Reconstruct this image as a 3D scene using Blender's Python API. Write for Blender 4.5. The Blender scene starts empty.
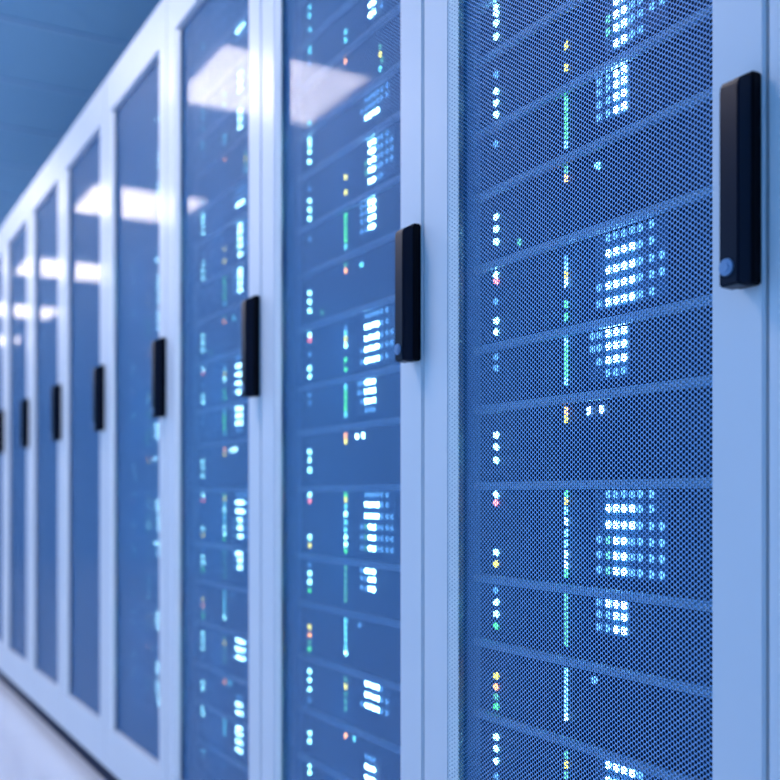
import bpy, bmesh, math, random
import numpy as np
from mathutils import Vector, Matrix

# ------------------------------------------------------------------ camera, world, exposure
C = bpy.context.scene.collection
sc = bpy.context.scene
EYE = 0.842                       # eye height above the floor
DIST = 0.749                      # camera to the plane of the doors
TH = math.atan2(580, 1037)
cam_data = bpy.data.cameras.new('camera')
cam = bpy.data.objects.new('camera', cam_data)
C.objects.link(cam)
cam_data.sensor_width = 36
cam_data.lens = 1037 / 780 * 36
cam_data.shift_y = (496 - 390) / 780
cam_data.clip_start = 0.01
f_ = Vector((math.sin(TH), math.cos(TH), 0))
r_ = Vector((math.cos(TH), -math.sin(TH), 0))
u_ = Vector((0, 0, 1))
cam.matrix_world = Matrix(((r_.x, u_.x, -f_.x, -DIST), (r_.y, u_.y, -f_.y, 0), (0, 1, 0, EYE), (0, 0, 0, 1)))
cam_data.dof.use_dof = True
cam_data.dof.focus_distance = 1.19
cam_data.dof.aperture_fstop = 3.6
sc.camera = cam

sc.view_settings.view_transform = 'Standard'
sc.view_settings.look = 'None'
sc.view_settings.gamma = 1
sc.view_settings.use_curve_mapping = False
sc.view_settings.exposure = 0.27

world = bpy.data.worlds.new('world')
sc.world = world
world.use_nodes = True
bg = world.node_tree.nodes['Background']
bg.inputs[0].default_value = (0.16, 0.42, 0.84, 1)
bg.inputs[1].default_value = 1.12

sc.cycles.use_denoising = True
sc.cycles.filter_width = 1.1
sc.cycles.max_bounces = 6
sc.cycles.diffuse_bounces = 3
sc.cycles.glossy_bounces = 3
sc.cycles.sample_clamp_indirect = 3

PANEL_POWER = 13.3                # radiance of the ceiling light diffusers

# ------------------------------------------------------------------ materials
def mat(name, col, rough=0.5, metal=0.0, coat=0.0, coat_rough=0.03, noise=0.0, nscale=40, spec=0.5, bump=0.0):
    m = bpy.data.materials.new(name)
    m.use_nodes = True
    nt = m.node_tree
    p = nt.nodes['Principled BSDF']
    p.inputs['Base Color'].default_value = (*col, 1)
    p.inputs['Roughness'].default_value = rough
    p.inputs['Metallic'].default_value = metal
    p.inputs['Coat Weight'].default_value = coat
    p.inputs['Coat Roughness'].default_value = coat_rough
    p.inputs['Specular IOR Level'].default_value = spec
    if noise or bump:
        tc = nt.nodes.new('ShaderNodeTexCoord')
        n = nt.nodes.new('ShaderNodeTexNoise')
        n.inputs['Scale'].default_value = nscale
        nt.links.new(tc.outputs['Object'], n.inputs['Vector'])
        if noise:
            r = nt.nodes.new('ShaderNodeMapRange')
            r.inputs[3].default_value = 1 - noise
            r.inputs[4].default_value = 1 + noise
            nt.links.new(n.outputs[0], r.inputs[0])
            v = nt.nodes.new('ShaderNodeVectorMath'); v.operation = 'SCALE'
            v.inputs[0].default_value = col
            nt.links.new(r.outputs[0], v.inputs['Scale'])
            nt.links.new(v.outputs[0], p.inputs['Base Color'])
        if bump:
            b = nt.nodes.new('ShaderNodeBump')
            b.inputs['Strength'].default_value = bump
            b.inputs['Distance'].default_value = 0.001
            nt.links.new(n.outputs[0], b.inputs['Height'])
            nt.links.new(b.outputs[0], p.inputs['Normal'])
    return m

def emit(name, col, strength, base=(0.1, 0.15, 0.2)):
    m = bpy.data.materials.new(name)
    m.use_nodes = True
    p = m.node_tree.nodes['Principled BSDF']
    p.inputs['Base Color'].default_value = (*base, 1)
    p.inputs['Emission Color'].default_value = (*col, 1)
    p.inputs['Emission Strength'].default_value = strength
    return m

M_FRAME = mat('cabinet_paint', (0.72, 0.76, 0.82), 0.45, coat=0.2, coat_rough=0.16, noise=0.02, nscale=6)
M_SHEET = mat('perforated_steel', (0.18, 0.44, 0.86), 0.5, coat=0.6, coat_rough=0.035)
M_HOLE_SHADE = mat('hole_wall_shade', (0.008, 0.05, 0.14), 0.8, spec=0.05)  # shade inside the punched holes, put into the colour of their walls
M_EDGING_LIT = mat('edging_steel_lit', (0.95, 0.96, 0.97), 0.5)  # pale colour stands in for light reaching the strip from behind the camera
M_INNER = mat('cabinet_inside', (0.02, 0.06, 0.16), 0.6)
M_RAIL = mat('rail_steel', (0.22, 0.42, 0.72), 0.45)
M_CHASSIS = mat('server_face', (0.004, 0.010, 0.045), 0.6, noise=0.15, nscale=30, spec=0.15)
M_LIP = mat('server_lip', (0.50, 0.72, 0.95), 0.4)
M_GLOW_PLATE = mat('glow_plate', (0.02, 0.09, 0.22), 0.4)  # added plate, its lighter blue paints the glow around the light grids
M_BLACK = mat('handle_plastic', (0.002, 0.002, 0.005), 0.4, bump=0.15, nscale=400, spec=0.1)
M_LEVER = mat('lever_plastic', (0.004, 0.008, 0.022), 0.35, spec=0.15)
M_LOCK = mat('lock_metal', (0.20, 0.32, 0.52), 0.35, metal=0.3)
M_PLINTH = mat('plinth_paint', (0.003, 0.015, 0.05), 0.6, spec=0.1)
M_TBAR = mat('ceiling_bar', (0.32, 0.54, 0.76), 0.5)
M_LAMPFRAME = mat('lamp_frame', (0.75, 0.8, 0.9), 0.4)
M_DIFF = emit('lamp_diffuser', (1.0, 0.91, 0.94), PANEL_POWER, (0.8, 0.8, 0.8))

LEDS = {
    'W': emit('light_white', (0.40, 0.84, 1.0), 24),
    'w': emit('light_pale_cyan', (0.28, 0.80, 0.90), 17),
    'C': emit('light_cyan', (0.12, 0.62, 0.80), 6),
    'B': emit('light_blue_dim', (0.12, 0.40, 0.85), 2.2),
    'G': emit('light_green', (0.06, 0.70, 0.16), 5),
    'g': emit('light_green_dim', (0.10, 0.55, 0.30), 2.4),
    'Y': emit('light_yellow', (0.75, 0.75, 0.04), 6.5),
    'O': emit('light_orange', (1.0, 0.40, 0.08), 7),
    'R': emit('light_red', (1.0, 0.22, 0.22), 6),
}
for m in LEDS.values():
    m.cycles.emission_sampling = 'NONE'

def tile_mat(name, col, seam, size, ox, oy, width, rough, coat=0.0, bump=0.0):
    """Square tiles laid over the object's x and y, drawn from coordinates."""
    m = mat(name, col, rough, coat=coat, coat_rough=0.1)
    nt = m.node_tree; p = nt.nodes['Principled BSDF']
    tc = nt.nodes.new('ShaderNodeTexCoord')
    sx = nt.nodes.new('ShaderNodeSeparateXYZ')
    nt.links.new(tc.outputs['Object'], sx.inputs[0])
    def M(op, a, b=None):
        n = nt.nodes.new('ShaderNodeMath'); n.operation = op
        for i, v in enumerate((a, b)):
            if v is None: continue
            if isinstance(v, (int, float)): n.inputs[i].default_value = v
            else: nt.links.new(v, n.inputs[i])
        return n.outputs[0]
    e = []
    for k, o in ((0, ox), (1, oy)):
        q = M('DIVIDE', M('SUBTRACT', sx.outputs[k], o), size)
        d = M('ABSOLUTE', M('SUBTRACT', q, M('ROUND', q)))
        e.append(M('LESS_THAN', d, width / size / 2))
    s = M('MAXIMUM', e[0], e[1])
    mix = nt.nodes.new('ShaderNodeMix'); mix.data_type = 'RGBA'
    nt.links.new(s, mix.inputs['Factor'])
    mix.inputs[6].default_value = (*col, 1)
    mix.inputs[7].default_value = (*seam, 1)
    nt.links.new(mix.outputs[2], p.inputs['Base Color'])
    return m
M_FLOOR = tile_mat('floor_tiles', (0.84, 0.86, 0.92), (0.66, 0.72, 0.84), 0.6, 0.0, 0.2, 0.006, 0.25, coat=0.4)
M_CEIL = mat('ceiling_tiles', (0.24, 0.48, 0.70), 0.8, noise=0.05, nscale=60)
M_WALL = mat('wall_paint', (0.25, 0.33, 0.5), 0.7, noise=0.02, nscale=5)

# ------------------------------------------------------------------ mesh helpers
def box(bm, x0, x1, y0, y1, z0, z1, bev=0.0, seg=2):
    vs = [bm.verts.new((x, y, z)) for x in (x0, x1) for y in (y0, y1) for z in (z0, z1)]
    fs = [(0, 1, 3, 2), (4, 6, 7, 5), (0, 4, 5, 1), (2, 3, 7, 6), (0, 2, 6, 4), (1, 5, 7, 3)]
    faces = [bm.faces.new([vs[i] for i in f]) for f in fs]
    if bev:
        es = list({e for f in faces for e in f.edges})
        bmesh.ops.bevel(bm, geom=es, offset=bev, segments=seg, affect='EDGES', clamp_overlap=True)
    return bm

def mesh_of(bm, name, m, smooth=False):
    bmesh.ops.recalc_face_normals(bm, faces=bm.faces[:])
    me = bpy.data.meshes.new(name)
    bm.to_mesh(me); bm.free()
    me.materials.append(m)
    if smooth:
        for p in me.polygons: p.use_smooth = True
    return me

def obj(name, me, parent=None, loc=(0, 0, 0)):
    o = bpy.data.objects.new(name, me)
    C.objects.link(o)
    o.location = loc
    if parent is not None: o.parent = parent
    return o

def thing(name, label, cat, loc, group=None):
    o = bpy.data.objects.new(name, None)
    C.objects.link(o)
    o.empty_display_size = 0.1
    o.location = loc
    o['label'] = label; o['category'] = cat
    if group: o['group'] = group
    return o

def children_copy(src, dst, skip=()):
    for ch in list(src.children):
        c = ch.copy(); C.objects.link(c); c.parent = dst
        children_copy(ch, c)

def perforated(name, width, height, m, pitch=0.0056, step=0.0040, rad=0.00217, thick=0.00105, edge=None):
    """A steel sheet in the y-z plane facing -x, punched with a real staggered pattern of round holes."""
    nc = int(width / step); nr = int(height / pitch)
    jj, ii = np.meshgrid(np.arange(nc), np.arange(nr), indexing='ij')
    y0 = (jj * step + step / 2 + (width - nc * step) / 2).ravel()
    z0 = (ii * pitch + pitch * 0.5 + (jj % 2) * pitch / 2).ravel()
    n = y0.size
    h = pitch / 2                                        # outline of one cell of the staggered lattice
    k_ = (step * step + h * h) / 2
    ya, yb = k_ / step, (k_ - h * h) / step
    out = [(ya, 0), ((ya + yb) / 2, h / 2), (yb, h), (-yb, h), (-(ya + yb) / 2, h / 2), (-ya, 0),
           (-(ya + yb) / 2, -h / 2), (-yb, -h), (yb, -h), ((ya + yb) / 2, -h / 2)]
    out = np.array(out)
    N = 10
    a_i = np.arange(N) * 2 * math.pi / N
    v = np.zeros((n, 3 * N, 3), np.float32)
    v[:, 0:N, 1] = y0[:, None] + out[:, 0]; v[:, 0:N, 2] = z0[:, None] + out[:, 1]
    v[:, N:2 * N, 1] = y0[:, None] + rad * np.cos(a_i); v[:, N:2 * N, 2] = z0[:, None] + rad * np.sin(a_i)
    v[:, 2 * N:, 1:] = v[:, N:2 * N, 1:]; v[:, 2 * N:, 0] = thick
    tris = []
    for i in range(N):
        j = (i + 1) % N
        tris += [(i, N + i, j), (j, N + i, N + j), (N + i, 2 * N + i, N + j), (N + j, 2 * N + i, 2 * N + j)]
    tris = np.array(tris, np.int32)
    f = (tris[None] + (np.arange(n, dtype=np.int32) * 3 * N)[:, None, None]).reshape(-1)
    me = bpy.data.meshes.new(name)
    me.vertices.add(n * 3 * N); me.vertices.foreach_set('co', v.reshape(-1))
    me.loops.add(f.size); me.loops.foreach_set('vertex_index', f)
    nf = f.size // 3
    me.polygons.add(nf)
    me.polygons.foreach_set('loop_start', np.arange(0, nf * 3, 3, dtype=np.int32))
    me.polygons.foreach_set('use_smooth', np.zeros(nf, bool))
    me.update(calc_edges=True)
    me.materials.append(m); me.materials.append(edge or M_HOLE_SHADE)
    me.polygons.foreach_set('material_index', np.tile(np.array([0, 0, 1, 1] * 10, np.int32), n))
    return me

# ------------------------------------------------------------------ the room
PITCH = 0.597
Z = lambda h: h + EYE              # heights below are measured from eye level
CEIL = 2.662
def struct(name, bm, m):
    o = obj(name, mesh_of(bm, name, m)); o['kind'] = 'structure'; return o
bm = bmesh.new(); box(bm, -3.4, 2.2, -4.0, 14.5, -0.08, 0.0); struct('floor', bm, M_FLOOR)
bm = bmesh.new(); box(bm, -3.4, 2.2, -4.0, 14.5, CEIL, CEIL + 0.1); struct('ceiling', bm, M_CEIL)
bm = bmesh.new(); box(bm, -3.4, 2.2, 14.5, 14.6, -0.08, CEIL + 0.1); struct('wall_far', bm, M_WALL)
bm = bmesh.new(); box(bm, 2.2, 2.3, -4.0, 14.6, -0.08, CEIL + 0.1); struct('wall_right', bm, M_WALL)
bm = bmesh.new()                    # the tile grid under the ceiling
y = 4.16 - 13 * 0.61
while y < 14.4:
    box(bm, -3.4, 2.2, y - 0.012, y + 0.012, CEIL - 0.006, CEIL)
    y += 0.61
x = -3.2
while x < 2.1:
    box(bm, x - 0.012, x + 0.012, -4.0, 14.5, CEIL - 0.005, CEIL)
    x += 0.6
struct('trim_1', bm, M_TBAR)

# ------------------------------------------------------------------ ceiling lights over the aisle
def lamp_meshes():
    w, l = 0.66, 0.66
    bm = bmesh.new()
    for a in ((-w / 2 - .02, -w / 2, -l / 2 - .02, l / 2 + .02), (w / 2, w / 2 + .02, -l / 2 - .02, l / 2 + .02),
              (-w / 2, w / 2, -l / 2 - .02, -l / 2), (-w / 2, w / 2, l / 2, l / 2 + .02)):
        box(bm, *a, -0.03, 0.0)
    fr = mesh_of(bm, 'lamp_frame', M_LAMPFRAME)
    bm = bmesh.new(); box(bm, -w / 2, w / 2, -l / 2, l / 2, -0.024, -0.002)
    return fr, mesh_of(bm, 'diffuser', M_DIFF)
lf, ld = lamp_meshes()
LAMPW = ['before the first one mirrored in the doors', 'mirrored highest in the doors', 'mirrored second from the top in the doors',
         'mirrored third from the top in the doors', 'mirrored fourth from the top in the doors', 'farthest down the row']
for n, k in enumerate((-1, 0, 1, 2, 3, 4)):
    t = thing('ceiling_light', f'square white ceiling light panel over the aisle, {LAMPW[n]}',
              'ceiling light', (-0.98, 4.23 + 2.09 * k, CEIL - 0.006), 'ceiling light panels')
    obj('lamp_frame', lf, t); obj('diffuser', ld, t)

# ------------------------------------------------------------------ cabinets
H_BOT, H_TOP = -0.79, 1.212        # door bottom and top, from eye level
M_BOT, M_TOP = -0.667, 1.098       # mesh opening
STR, STL = 0.065, 0.531            # mesh opening across the door (from its right edge)
GAP = 0.0021

def ring_door():
    """door frame: outer rectangle, opening, rounded lips and a reveal"""
    bm = bmesh.new()
    y0, y1 = GAP, PITCH - GAP
    T = 0.024
    o = [(y0, Z(H_BOT)), (y1, Z(H_BOT)), (y1, Z(H_TOP)), (y0, Z(H_TOP))]
    i = [(STR, Z(M_BOT)), (STL, Z(M_BOT)), (STL, Z(M_TOP)), (STR, Z(M_TOP))]
    fo = [bm.verts.new((0, *p)) for p in o]; fi = [bm.verts.new((0, *p)) for p in i]
    bo = [bm.verts.new((T, *p)) for p in o]; bi = [bm.verts.new((T, *p)) for p in i]
    for k in range(4):
        j = (k + 1) % 4
        bm.faces.new((fo[k], fo[j], fi[j], fi[k])); bm.faces.new((bo[k], bi[k], bi[j], bo[j]))
        bm.faces.new((fo[k], bo[k], bo[j], fo[j])); bm.faces.new((fi[k], fi[j], bi[j], bi[k]))
    es = [e for e in bm.edges if all(abs(v.co.x) < 1e-6 for v in e.verts)
          and ((e.verts[0] in fo and e.verts[1] in fo) or (e.verts[0] in fi and e.verts[1] in fi))]
    bmesh.ops.bevel(bm, geom=es, offset=0.0022, segments=3, affect='EDGES')
    return mesh_of(bm, 'door', M_FRAME)

def body_mesh():
    bm = bmesh.new()
    y0, y1 = 0.001, PITCH - 0.001
    zb, zt = Z(H_BOT) + 0.002, Z(H_TOP) - 0.004
    X0, X1 = 0.0262, 1.05
    box(bm, X0, X1, y0, y0 + .018, zb, zt)              # side panels
    box(bm, X0, X1, y1 - .018, y1, zb, zt)
    box(bm, X0, X1, y0 + .018, y1 - .018, zt - .02, zt)  # roof
    box(bm, X0, X1, y0 + .018, y1 - .018, zb, zb + .02)  # floor plate
    return mesh_of(bm, 'body', M_FRAME)

def lining_mesh():
    bm = bmesh.new()
    zb, zt = Z(H_BOT) + 0.022, Z(H_TOP) - 0.024
    y0, y1 = .0192, PITCH - .0192
    box(bm, 1.03, 1.049, y0, y1, zb, zt)
    box(bm, .045, 1.03, y0, y0 + .003, zb, zt)
    box(bm, .045, 1.03, y1 - .003, y1, zb, zt)
    return mesh_of(bm, 'lining', M_INNER)

def rail_mesh(ya, yb):
    bm = bmesh.new()
    zb, zt = Z(H_BOT) + 0.022, Z(H_TOP) - 0.024
    box(bm, 0.060, 0.075, ya, yb, zb, zt)
    return mesh_of(bm, 'rack_rail', M_RAIL)

def plinth_mesh():
    bm = bmesh.new(); box(bm, 0.014, 1.0, 0.001, PITCH - .001, 0.0, Z(H_BOT) + 0.002)
    return mesh_of(bm, 'plinth', M_PLINTH)

HB, HT = 0.188, 0.382              # handle bottom and top
def handle_meshes():
    bm = bmesh.new()
    box(bm, -0.0125, 0.0, 0.0035, 0.0290, Z(HB) + .002, Z(HT), 0.002, 3)        # base plate with rounded rim
    base = mesh_of(bm, 'handle_base', M_BLACK, True)
    bm = bmesh.new()
    # lever: side profile in x-z, swept across y
    prof = [(-0.0125, HB), (-0.030, HB + .001), (-0.030, HT - .016), (-0.0285, HT - .010), (-0.024, HT - .007), (-0.0125, HT - .004)]
    a = [bm.verts.new((x, 0.0045, Z(z))) for x, z in prof]
    b = [bm.verts.new((x, 0.0275, Z(z))) for x, z in prof]
    n = len(prof)
    bm.faces.new(a); bm.faces.new(b[::-1])
    for k in range(n):
        bm.faces.new((a[k], b[k], b[(k + 1) % n], a[(k + 1) % n]))
    bmesh.ops.bevel(bm, geom=bm.edges[:], offset=0.0016, segments=2, affect='EDGES', clamp_overlap=True)
    lever = mesh_of(bm, 'handle', M_LEVER, True)
    bm = bmesh.new()
    bmesh.ops.create_cone(bm, cap_ends=True, segments=28, radius1=0.0081, radius2=0.0076, depth=0.002,
                          matrix=Matrix.Translation((-0.0308, 0.0178, Z(0.2055))) @ Matrix.Rotation(-math.pi / 2, 4, 'Y'))
    bmesh.ops.create_cone(bm, cap_ends=True, segments=20, radius1=0.0045, radius2=0.0040, depth=0.0012,
                          matrix=Matrix.Translation((-0.0322, 0.0178, Z(0.2055))) @ Matrix.Rotation(-math.pi / 2, 4, 'Y'))
    lock = mesh_of(bm, 'key_lock', M_LOCK)
    return base, lever, lock

def shade_auto(o_mesh):
    try:
        o_mesh.set_sharp_from_angle(angle=math.radians(35))
    except Exception:
        pass

ME = {}
ME['door'] = ring_door()
ME['body'] = body_mesh(); ME['lining'] = lining_mesh()
ME['rail_r'] = rail_mesh(.0225, .0545); ME['rail_l'] = rail_mesh(.5415, .5745)
ME['plinth'] = plinth_mesh()
ME['base'], ME['lever'], ME['lock'] = handle_meshes()
for k in ('base', 'lever'): shade_auto(ME[k])
ME['sheet'] = perforated('mesh_panel', STL - STR + 0.008, M_TOP - M_BOT + 0.016, M_SHEET)
ME['edging'] = perforated('mesh_edging', 0.01682, M_TOP - M_BOT - 0.002, M_EDGING_LIT, pitch=0.0056, step=0.0042, rad=0.0011, thick=0.0004, edge=M_EDGING_LIT)

def seam_of(k): return 0.648 + PITCH * (k - 1)

CAB_LABEL = [
    'lilac-blue cabinet of which only one edge shows at the right border',
    'nearest whole mesh-door cabinet, with the largest black handle, at right',
    'mesh-door cabinet left of the sharp one, handle level with its middle and a triangular reflection',
    'third mesh-door cabinet from the right, with cut-corner white reflection near its top',
    'blurred cabinet fourth from the right, white square reflection beside its top',
    'blurred cabinet fifth from the right, with two white reflections stacked',
    'blurred cabinet sixth from the right, its narrow door dark blue',
    'blurred cabinet seventh from the right, near the left border',
    'blurred cabinet eighth from the right, cut by the left border',
]
cabs = []
proto = None
for k in range(0, 10):
    lab = CAB_LABEL[k] if k < len(CAB_LABEL) else 'farthest blurred cabinet, past the left border of the row'
    t = thing('server_cabinet', lab, 'server cabinet', (0, seam_of(k), 0), 'row of server cabinets')
    if proto is None:
        obj('body', ME['body'], t)
        obj('lining', ME['lining'], t); obj('plinth', ME['plinth'], t)
        obj('rack_rail', ME['rail_r'], t); obj('rack_rail', ME['rail_l'], t)
        d = obj('door', ME['door'], t)
        obj('mesh_panel', ME['sheet'], d, (0.0160, STR - 0.008, Z(M_BOT) - 0.008))
        e = obj('mesh_edging', ME['edging'], d, (0.0066, STL - 0.0156, Z(M_BOT) + 0.001))
        e.rotation_euler = (0, 0, math.atan2(0.0063, 0.0156))  # strip angled so that it catches the light from the front
        e['label'] = 'bright dotted edging strip'
        obj('handle_base', ME['base'], d)
        h = obj('handle', ME['lever'], d); h['label'] = 'black upright swing handle'
        l = obj('key_lock', ME['lock'], d); l['label'] = 'round pale blue lock on the handle'
        proto = t
    else:
        children_copy(proto, t)
    cabs.append(t)

# ------------------------------------------------------------------ servers and switches in the racks
def light_mesh(kind, shape):
    bm = bmesh.new()
    if shape == 'square':
        box(bm, -0.0025, 0.0, -0.0042, 0.0042, -0.0044, 0.0044, 0.0014, 2)
    elif shape == 'bar':
        box(bm, -0.0025, 0.0, -0.0036, 0.0036, -0.0048, 0.0048, 0.0012, 1)
    else:
        bmesh.ops.create_cone(bm, cap_ends=True, segments=14, radius1=0.0047, radius2=0.0040, depth=0.003,
                              matrix=Matrix.Translation((-0.0012, 0, 0)) @ Matrix.Rotation(-math.pi / 2, 4, 'Y'))
    return mesh_of(bm, 'status_light', LEDS[kind])
LM = {}
def light(kind, shape):
    if (kind, shape) not in LM: LM[(kind, shape)] = light_mesh(kind, shape)
    return LM[(kind, shape)]

GC = [0.2745, 0.2612, 0.2479, 0.2345]
DR = [0.2215, 0.2035, 0.188]
DL = [0.290, 0.302]
def grid(rows):
    """rows: (height, text): one letter per column from the left dims, the four bright columns, the right dims; '.' is empty"""
    out = []
    cols = DL[::-1] + GC + DR
    for h, s in rows:
        for c, ch in zip(cols, s):
            if ch != '.': out.append((c, h, ch, 'square'))
    return out
def col(off, items, shape):
    return [(off, h, ch, shape) for h, ch in items]
Lc = lambda *it: [(o, h, 'w' if c == 'W' else c, s) for o, h, c, s in col(0.500, it, 'round')]
Mc = lambda *it: [(o, h, 'w' if c == 'W' else c, s) for o, h, c, s in col(0.352, it, 'bar')]

UNITS = [  # bottom, top, lights, what it looks like
 (1.020, 1.100, Lc((1.06, 'C'), (1.045, 'B')) + Mc((1.06, 'B')), 'server', 'sparse small lights'),
 (0.930, 1.020, Lc((1.000, 'B'), (0.955, 'B')) + grid([(1.004, '..WWWW...'), (0.985, '..BBBBB..')]), 'switch', 'one row of white lights'),
 (0.845, 0.930, Lc((0.903, 'C'), (0.888, 'C'), (0.862, 'C')) + Mc((0.892, 'C'), (0.872, 'C')) + grid([(0.905, '...WW....'), (0.888, '...WW.B..'), (0.871, '...WW.B..')]), 'switch', 'two short columns of white lights'),
 (0.767, 0.845, Lc((0.836, 'C'), (0.820, 'C'), (0.800, 'B')) + Mc((0.800, 'C'), (0.786, 'C')) + grid([(0.825, '...WW....'), (0.808, '...WW....'), (0.791, '...WW.B..')]), 'switch', 'small white light block'),
 (0.676, 0.767, Lc((0.689, 'C'),) + Mc((0.751, 'O'),) + [(0.228, 0.727, 'g', 'bar'), (0.228, 0.715, 'Y', 'bar'), (0.222, 0.703, 'g', 'bar'), (0.228, 0.692, 'C', 'bar')], 'server', 'one orange light and a short coloured column'),
 (0.600, 0.676, Lc((0.660, 'W'), (0.649, 'W'), (0.636, 'W'), (0.618, 'W')) + grid([(0.656, '..BBBBBB.'), (0.642, '.BBBBBBB.'), (0.627, '..WWWW...')]), 'switch', 'single slanting row of white lights'),
 (0.501, 0.600, Lc((0.545, 'W'), (0.529, 'W'), (0.513, 'W'), (0.567, 'B')) + Mc((0.550, 'Y'), (0.523, 'Y')) + grid([(0.580, '...WWBBB.'), (0.566, '...WWBBBB'), (0.551, '..gWWBBBB'), (0.536, '..gWWBBBB'), (0.518, '...WWBB..')]), 'switch', 'two tall columns of white lights'),
 (0.416, 0.501, Lc((0.474, 'B'),) + Mc((0.483, 'G'), (0.473, 'G'), (0.462, 'G'), (0.451, 'G'), (0.440, 'G'), (0.429, 'C')) + grid([(0.4835, '.BBWW....'), (0.471, '.BBWW....'), (0.457, '.BBWW....'), (0.442, '.BBWW....')]), 'switch', 'two columns of four white lights'),
 (0.317, 0.416, Lc((0.3755, 'W'), (0.359, 'W'), (0.342, 'W')) + Mc((0.400, 'g'), (0.388, 'O')) + [(0.294, 0.387, 'C', 'round'), (0.447, 0.3305, 'g', 'bar')], 'server', 'three white lights and a lone orange one'),
 (0.206, 0.317, Lc((0.298, 'W'), (0.289, 'R'), (0.2356, 'W'), (0.2210, 'W'), (0.262, 'B')) + Mc((0.289, 'B'), (0.280, 'C'), (0.270, 'Y'), (0.260, 'W'), (0.234, 'G'), (0.2185, 'G'))
    + grid([(0.298, '..BBBBBB.'), (0.280, '..WWWWBB.'), (0.261, '..WWWWBBB'), (0.243, '.BWWWWBBB'), (0.224, '.BWWWWBB.')]), 'switch', 'four by four block of white lights'),
 (0.124, 0.206, Lc((0.187, 'B'), (0.172, 'B')) + Mc((0.190, 'C'), (0.180, 'G'), (0.170, 'G'), (0.160, 'G'), (0.150, 'G'), (0.140, 'C'))
    + grid([(0.1895, 'BBWWW....'), (0.1730, 'BBWWW....'), (0.1570, '.BWWW....'), (0.142, '..BBB....')]), 'switch', 'three by three block of white lights'),
 (0.020, 0.124, Lc((0.082, 'W'), (0.066, 'W'), (0.048, 'W')) + Mc((0.104, 'O'), (0.094, 'Y')) + [(0.309, 0.1007, 'W', 'bar'), (0.287, 0.1010, 'W', 'bar')], 'server', 'three stacked white lights and an orange one'),
 (-0.106, 0.020, Lc((0.003, 'W'), (-0.009, 'R'), (-0.076, 'W'), (-0.0915, 'Y')) + Mc((0.005, 'G'), (-0.006, 'Y'), (-0.018, 'C'), (-0.031, 'W'), (-0.045, 'C'), (-0.058, 'C'), (-0.071, 'W'), (-0.084, 'W'), (-0.0945, 'G'))
    + grid([(0.004, '..BBBBBB.'), (-0.0142, '..WWWWBB.'), (-0.033, '..WWWWBBB'), (-0.051, '.BgWWBBBB'), (-0.0685, '.BgWWBBBB'), (-0.086, '.BgWWBBBB')]), 'switch', 'tall L-shaped block of white lights'),
 (-0.194, -0.106, Lc((-0.127, 'B'), (-0.143, 'W'), (-0.159, 'W'), (-0.175, 'G')) + Mc((-0.124, 'g'), (-0.135, 'g'), (-0.146, 'g'), (-0.157, 'g'), (-0.168, 'g'), (-0.179, 'g'))
    + grid([(-0.1216, '.BWWW....'), (-0.1375, '.BBWW....'), (-0.153, '.BBWW....')]), 'switch', 'small white block and a dim green column'),
 (-0.292, -0.194, Lc((-0.242, 'Y'), (-0.257, 'O'), (-0.270, 'g'), (-0.283, 'G')) + Mc((-0.215, 'C'), (-0.226, 'C'), (-0.237, 'C'), (-0.248, 'C'), (-0.259, 'C'), (-0.270, 'W')) + [(0.300, -0.217, 'B', 'round')], 'server', 'a pale cyan light column'),
 (-0.390, -0.292, Lc((-0.324, 'W'), (-0.340, 'W'), (-0.357, 'W'), (-0.377, 'B')) + Mc((-0.316, 'g'), (-0.328, 'Y'), (-0.341, 'g'), (-0.354, 'g'), (-0.367, 'g'))
    + grid([(-0.311, '..WWWWB..'), (-0.329, '..WWWWBB.'), (-0.347, '.BWWWWBB.')]), 'switch', 'wide white light block beside green specks'),
 (-0.480, -0.390, Lc((-0.438, 'W'), (-0.453, 'W')) + Mc((-0.413, 'O'),) + [(0.320, -0.412, 'C', 'bar')] + grid([(-0.432, '..BBB....'), (-0.448, '..WWW....'), (-0.466, '..WWWB...')]), 'switch', 'orange light over a white block'),
 (-0.570, -0.480, Lc((-0.495, 'W'), (-0.511, 'W'), (-0.540, 'B')) + Mc((-0.495, 'C'), (-0.506, 'C'), (-0.517, 'C'), (-0.528, 'C')) + grid([(-0.493, '..WWW....'), (-0.511, '..WWW....'), (-0.529, '..WWWB...'), (-0.547, '..WWW....')]), 'switch', 'three columns of white lights'),
 (-0.640, -0.570, Lc((-0.600, 'C'), (-0.615, 'B')) + Mc((-0.600, 'B'),), 'server', 'few dim lights'),
]

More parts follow.
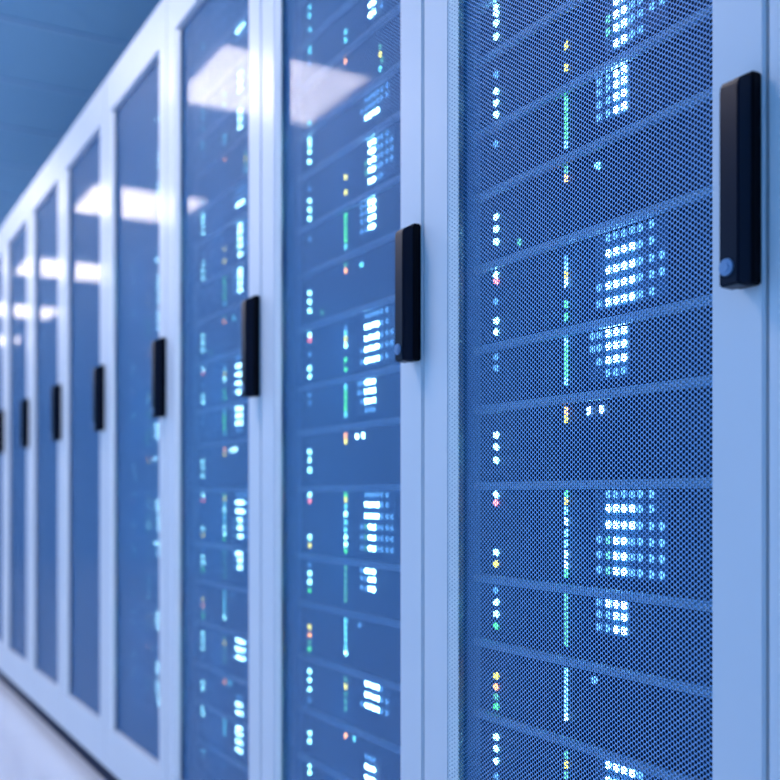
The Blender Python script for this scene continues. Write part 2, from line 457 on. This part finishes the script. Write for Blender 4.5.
UY0, UY1 = 0.0565, 0.5395
def chassis_mesh(h):
    bm = bmesh.new()
    box(bm, 0.0, 0.55, 0.0, UY1 - UY0, 0.0, h, 0.0015, 1)
    for k in range(2):                                   # shallow pressed grooves along the face
        zz = h * (0.36 + 0.3 * k)
        box(bm, -0.0012, 0.0, 0.02, 0.10, zz, zz + 0.003)
    return mesh_of(bm, 'chassis', M_CHASSIS)
def lip_mesh():
    bm = bmesh.new()
    box(bm, -0.010, 0.0, -0.004, UY1 - UY0 + 0.004, 0.0, 0.0105, 0.002, 2)
    return mesh_of(bm, 'front_lip', M_LIP)
def plate_mesh(h0, h1, y0, y1):
    bm = bmesh.new()
    box(bm, -0.0012, 0.0, y0, y1, h0, h1, 0.0004, 1)
    return mesh_of(bm, 'glow_plate', M_GLOW_PLATE)
LIP = lip_mesh()
XF = 0.0580
CABWORD = {1: 'nearest whole cabinet', 2: 'second cabinet', 3: 'third cabinet', 4: 'blurred fourth cabinet'}
ORDW = ['top', 'second', 'third', 'fourth', 'fifth', 'sixth', 'seventh', 'eighth', 'ninth', 'tenth', 'eleventh', 'twelfth', 'thirteenth', 'fourteenth',
        'fifteenth', 'sixteenth', 'seventeenth', 'eighteenth', 'nineteenth']
protos = {}
def make_unit(i):
    b, t_, lights, kind, look = UNITS[i]
    root = bpy.data.objects.new('network_switch' if kind == 'switch' else 'rack_server', None)
    C.objects.link(root); root.empty_display_size = 0.05
    hh = t_ - b - 0.0125
    obj('chassis', chassis_mesh(hh), root)
    obj('front_lip', LIP, root, (0, 0, hh + 0.0008))
    gl = [l for l in lights if l[3] == 'square']
    if gl:
        ys = [l[0] - UY0 for l in gl]; zs = [l[1] - b for l in gl]
        obj('glow_plate', plate_mesh(max(0.002, min(zs) - .008), min(hh - .001, max(zs) + .008), min(ys) - .008, max(ys) + .008), root)
    for (off, h, ch, shape) in lights:
        x = -0.0013 if shape == 'square' else -0.0002
        z = min(max(h - b, 0.006), hh - 0.0055)
        obj('status_light', light(ch, shape), root, (x, off - UY0, z))
    root['category'] = 'network switch' if kind == 'switch' else 'server'
    return root

def frame_y(h, y):                 # where in the picture a height shows, to leave out what lies outside
    z = y * math.cos(TH) + (DIST + XF) * math.sin(TH)
    return 496 - 1037 * h / z
for k in (1, 2, 3, 4):
    seen = [i for i, u in enumerate(UNITS)
            if frame_y(u[0], seam_of(k) + UY1) > 0 and frame_y(u[1], seam_of(k) + UY1) < 780]
    for n, i in enumerate(seen):
        b, t_, lights, kind, look = UNITS[i]
        if i not in protos:
            root = make_unit(i); protos[i] = root
        else:
            src = protos[i]
            root = src.copy(); C.objects.link(root)
            children_copy(src, root)
        root.location = (XF, seam_of(k) + UY0, Z(b))
        root['label'] = f'{"switch" if kind == "switch" else "server"}, {look}, {ORDW[n]} unit down in {CABWORD[k]}'
        root['group'] = 'network switches in the racks' if kind == 'switch' else 'servers in the racks'
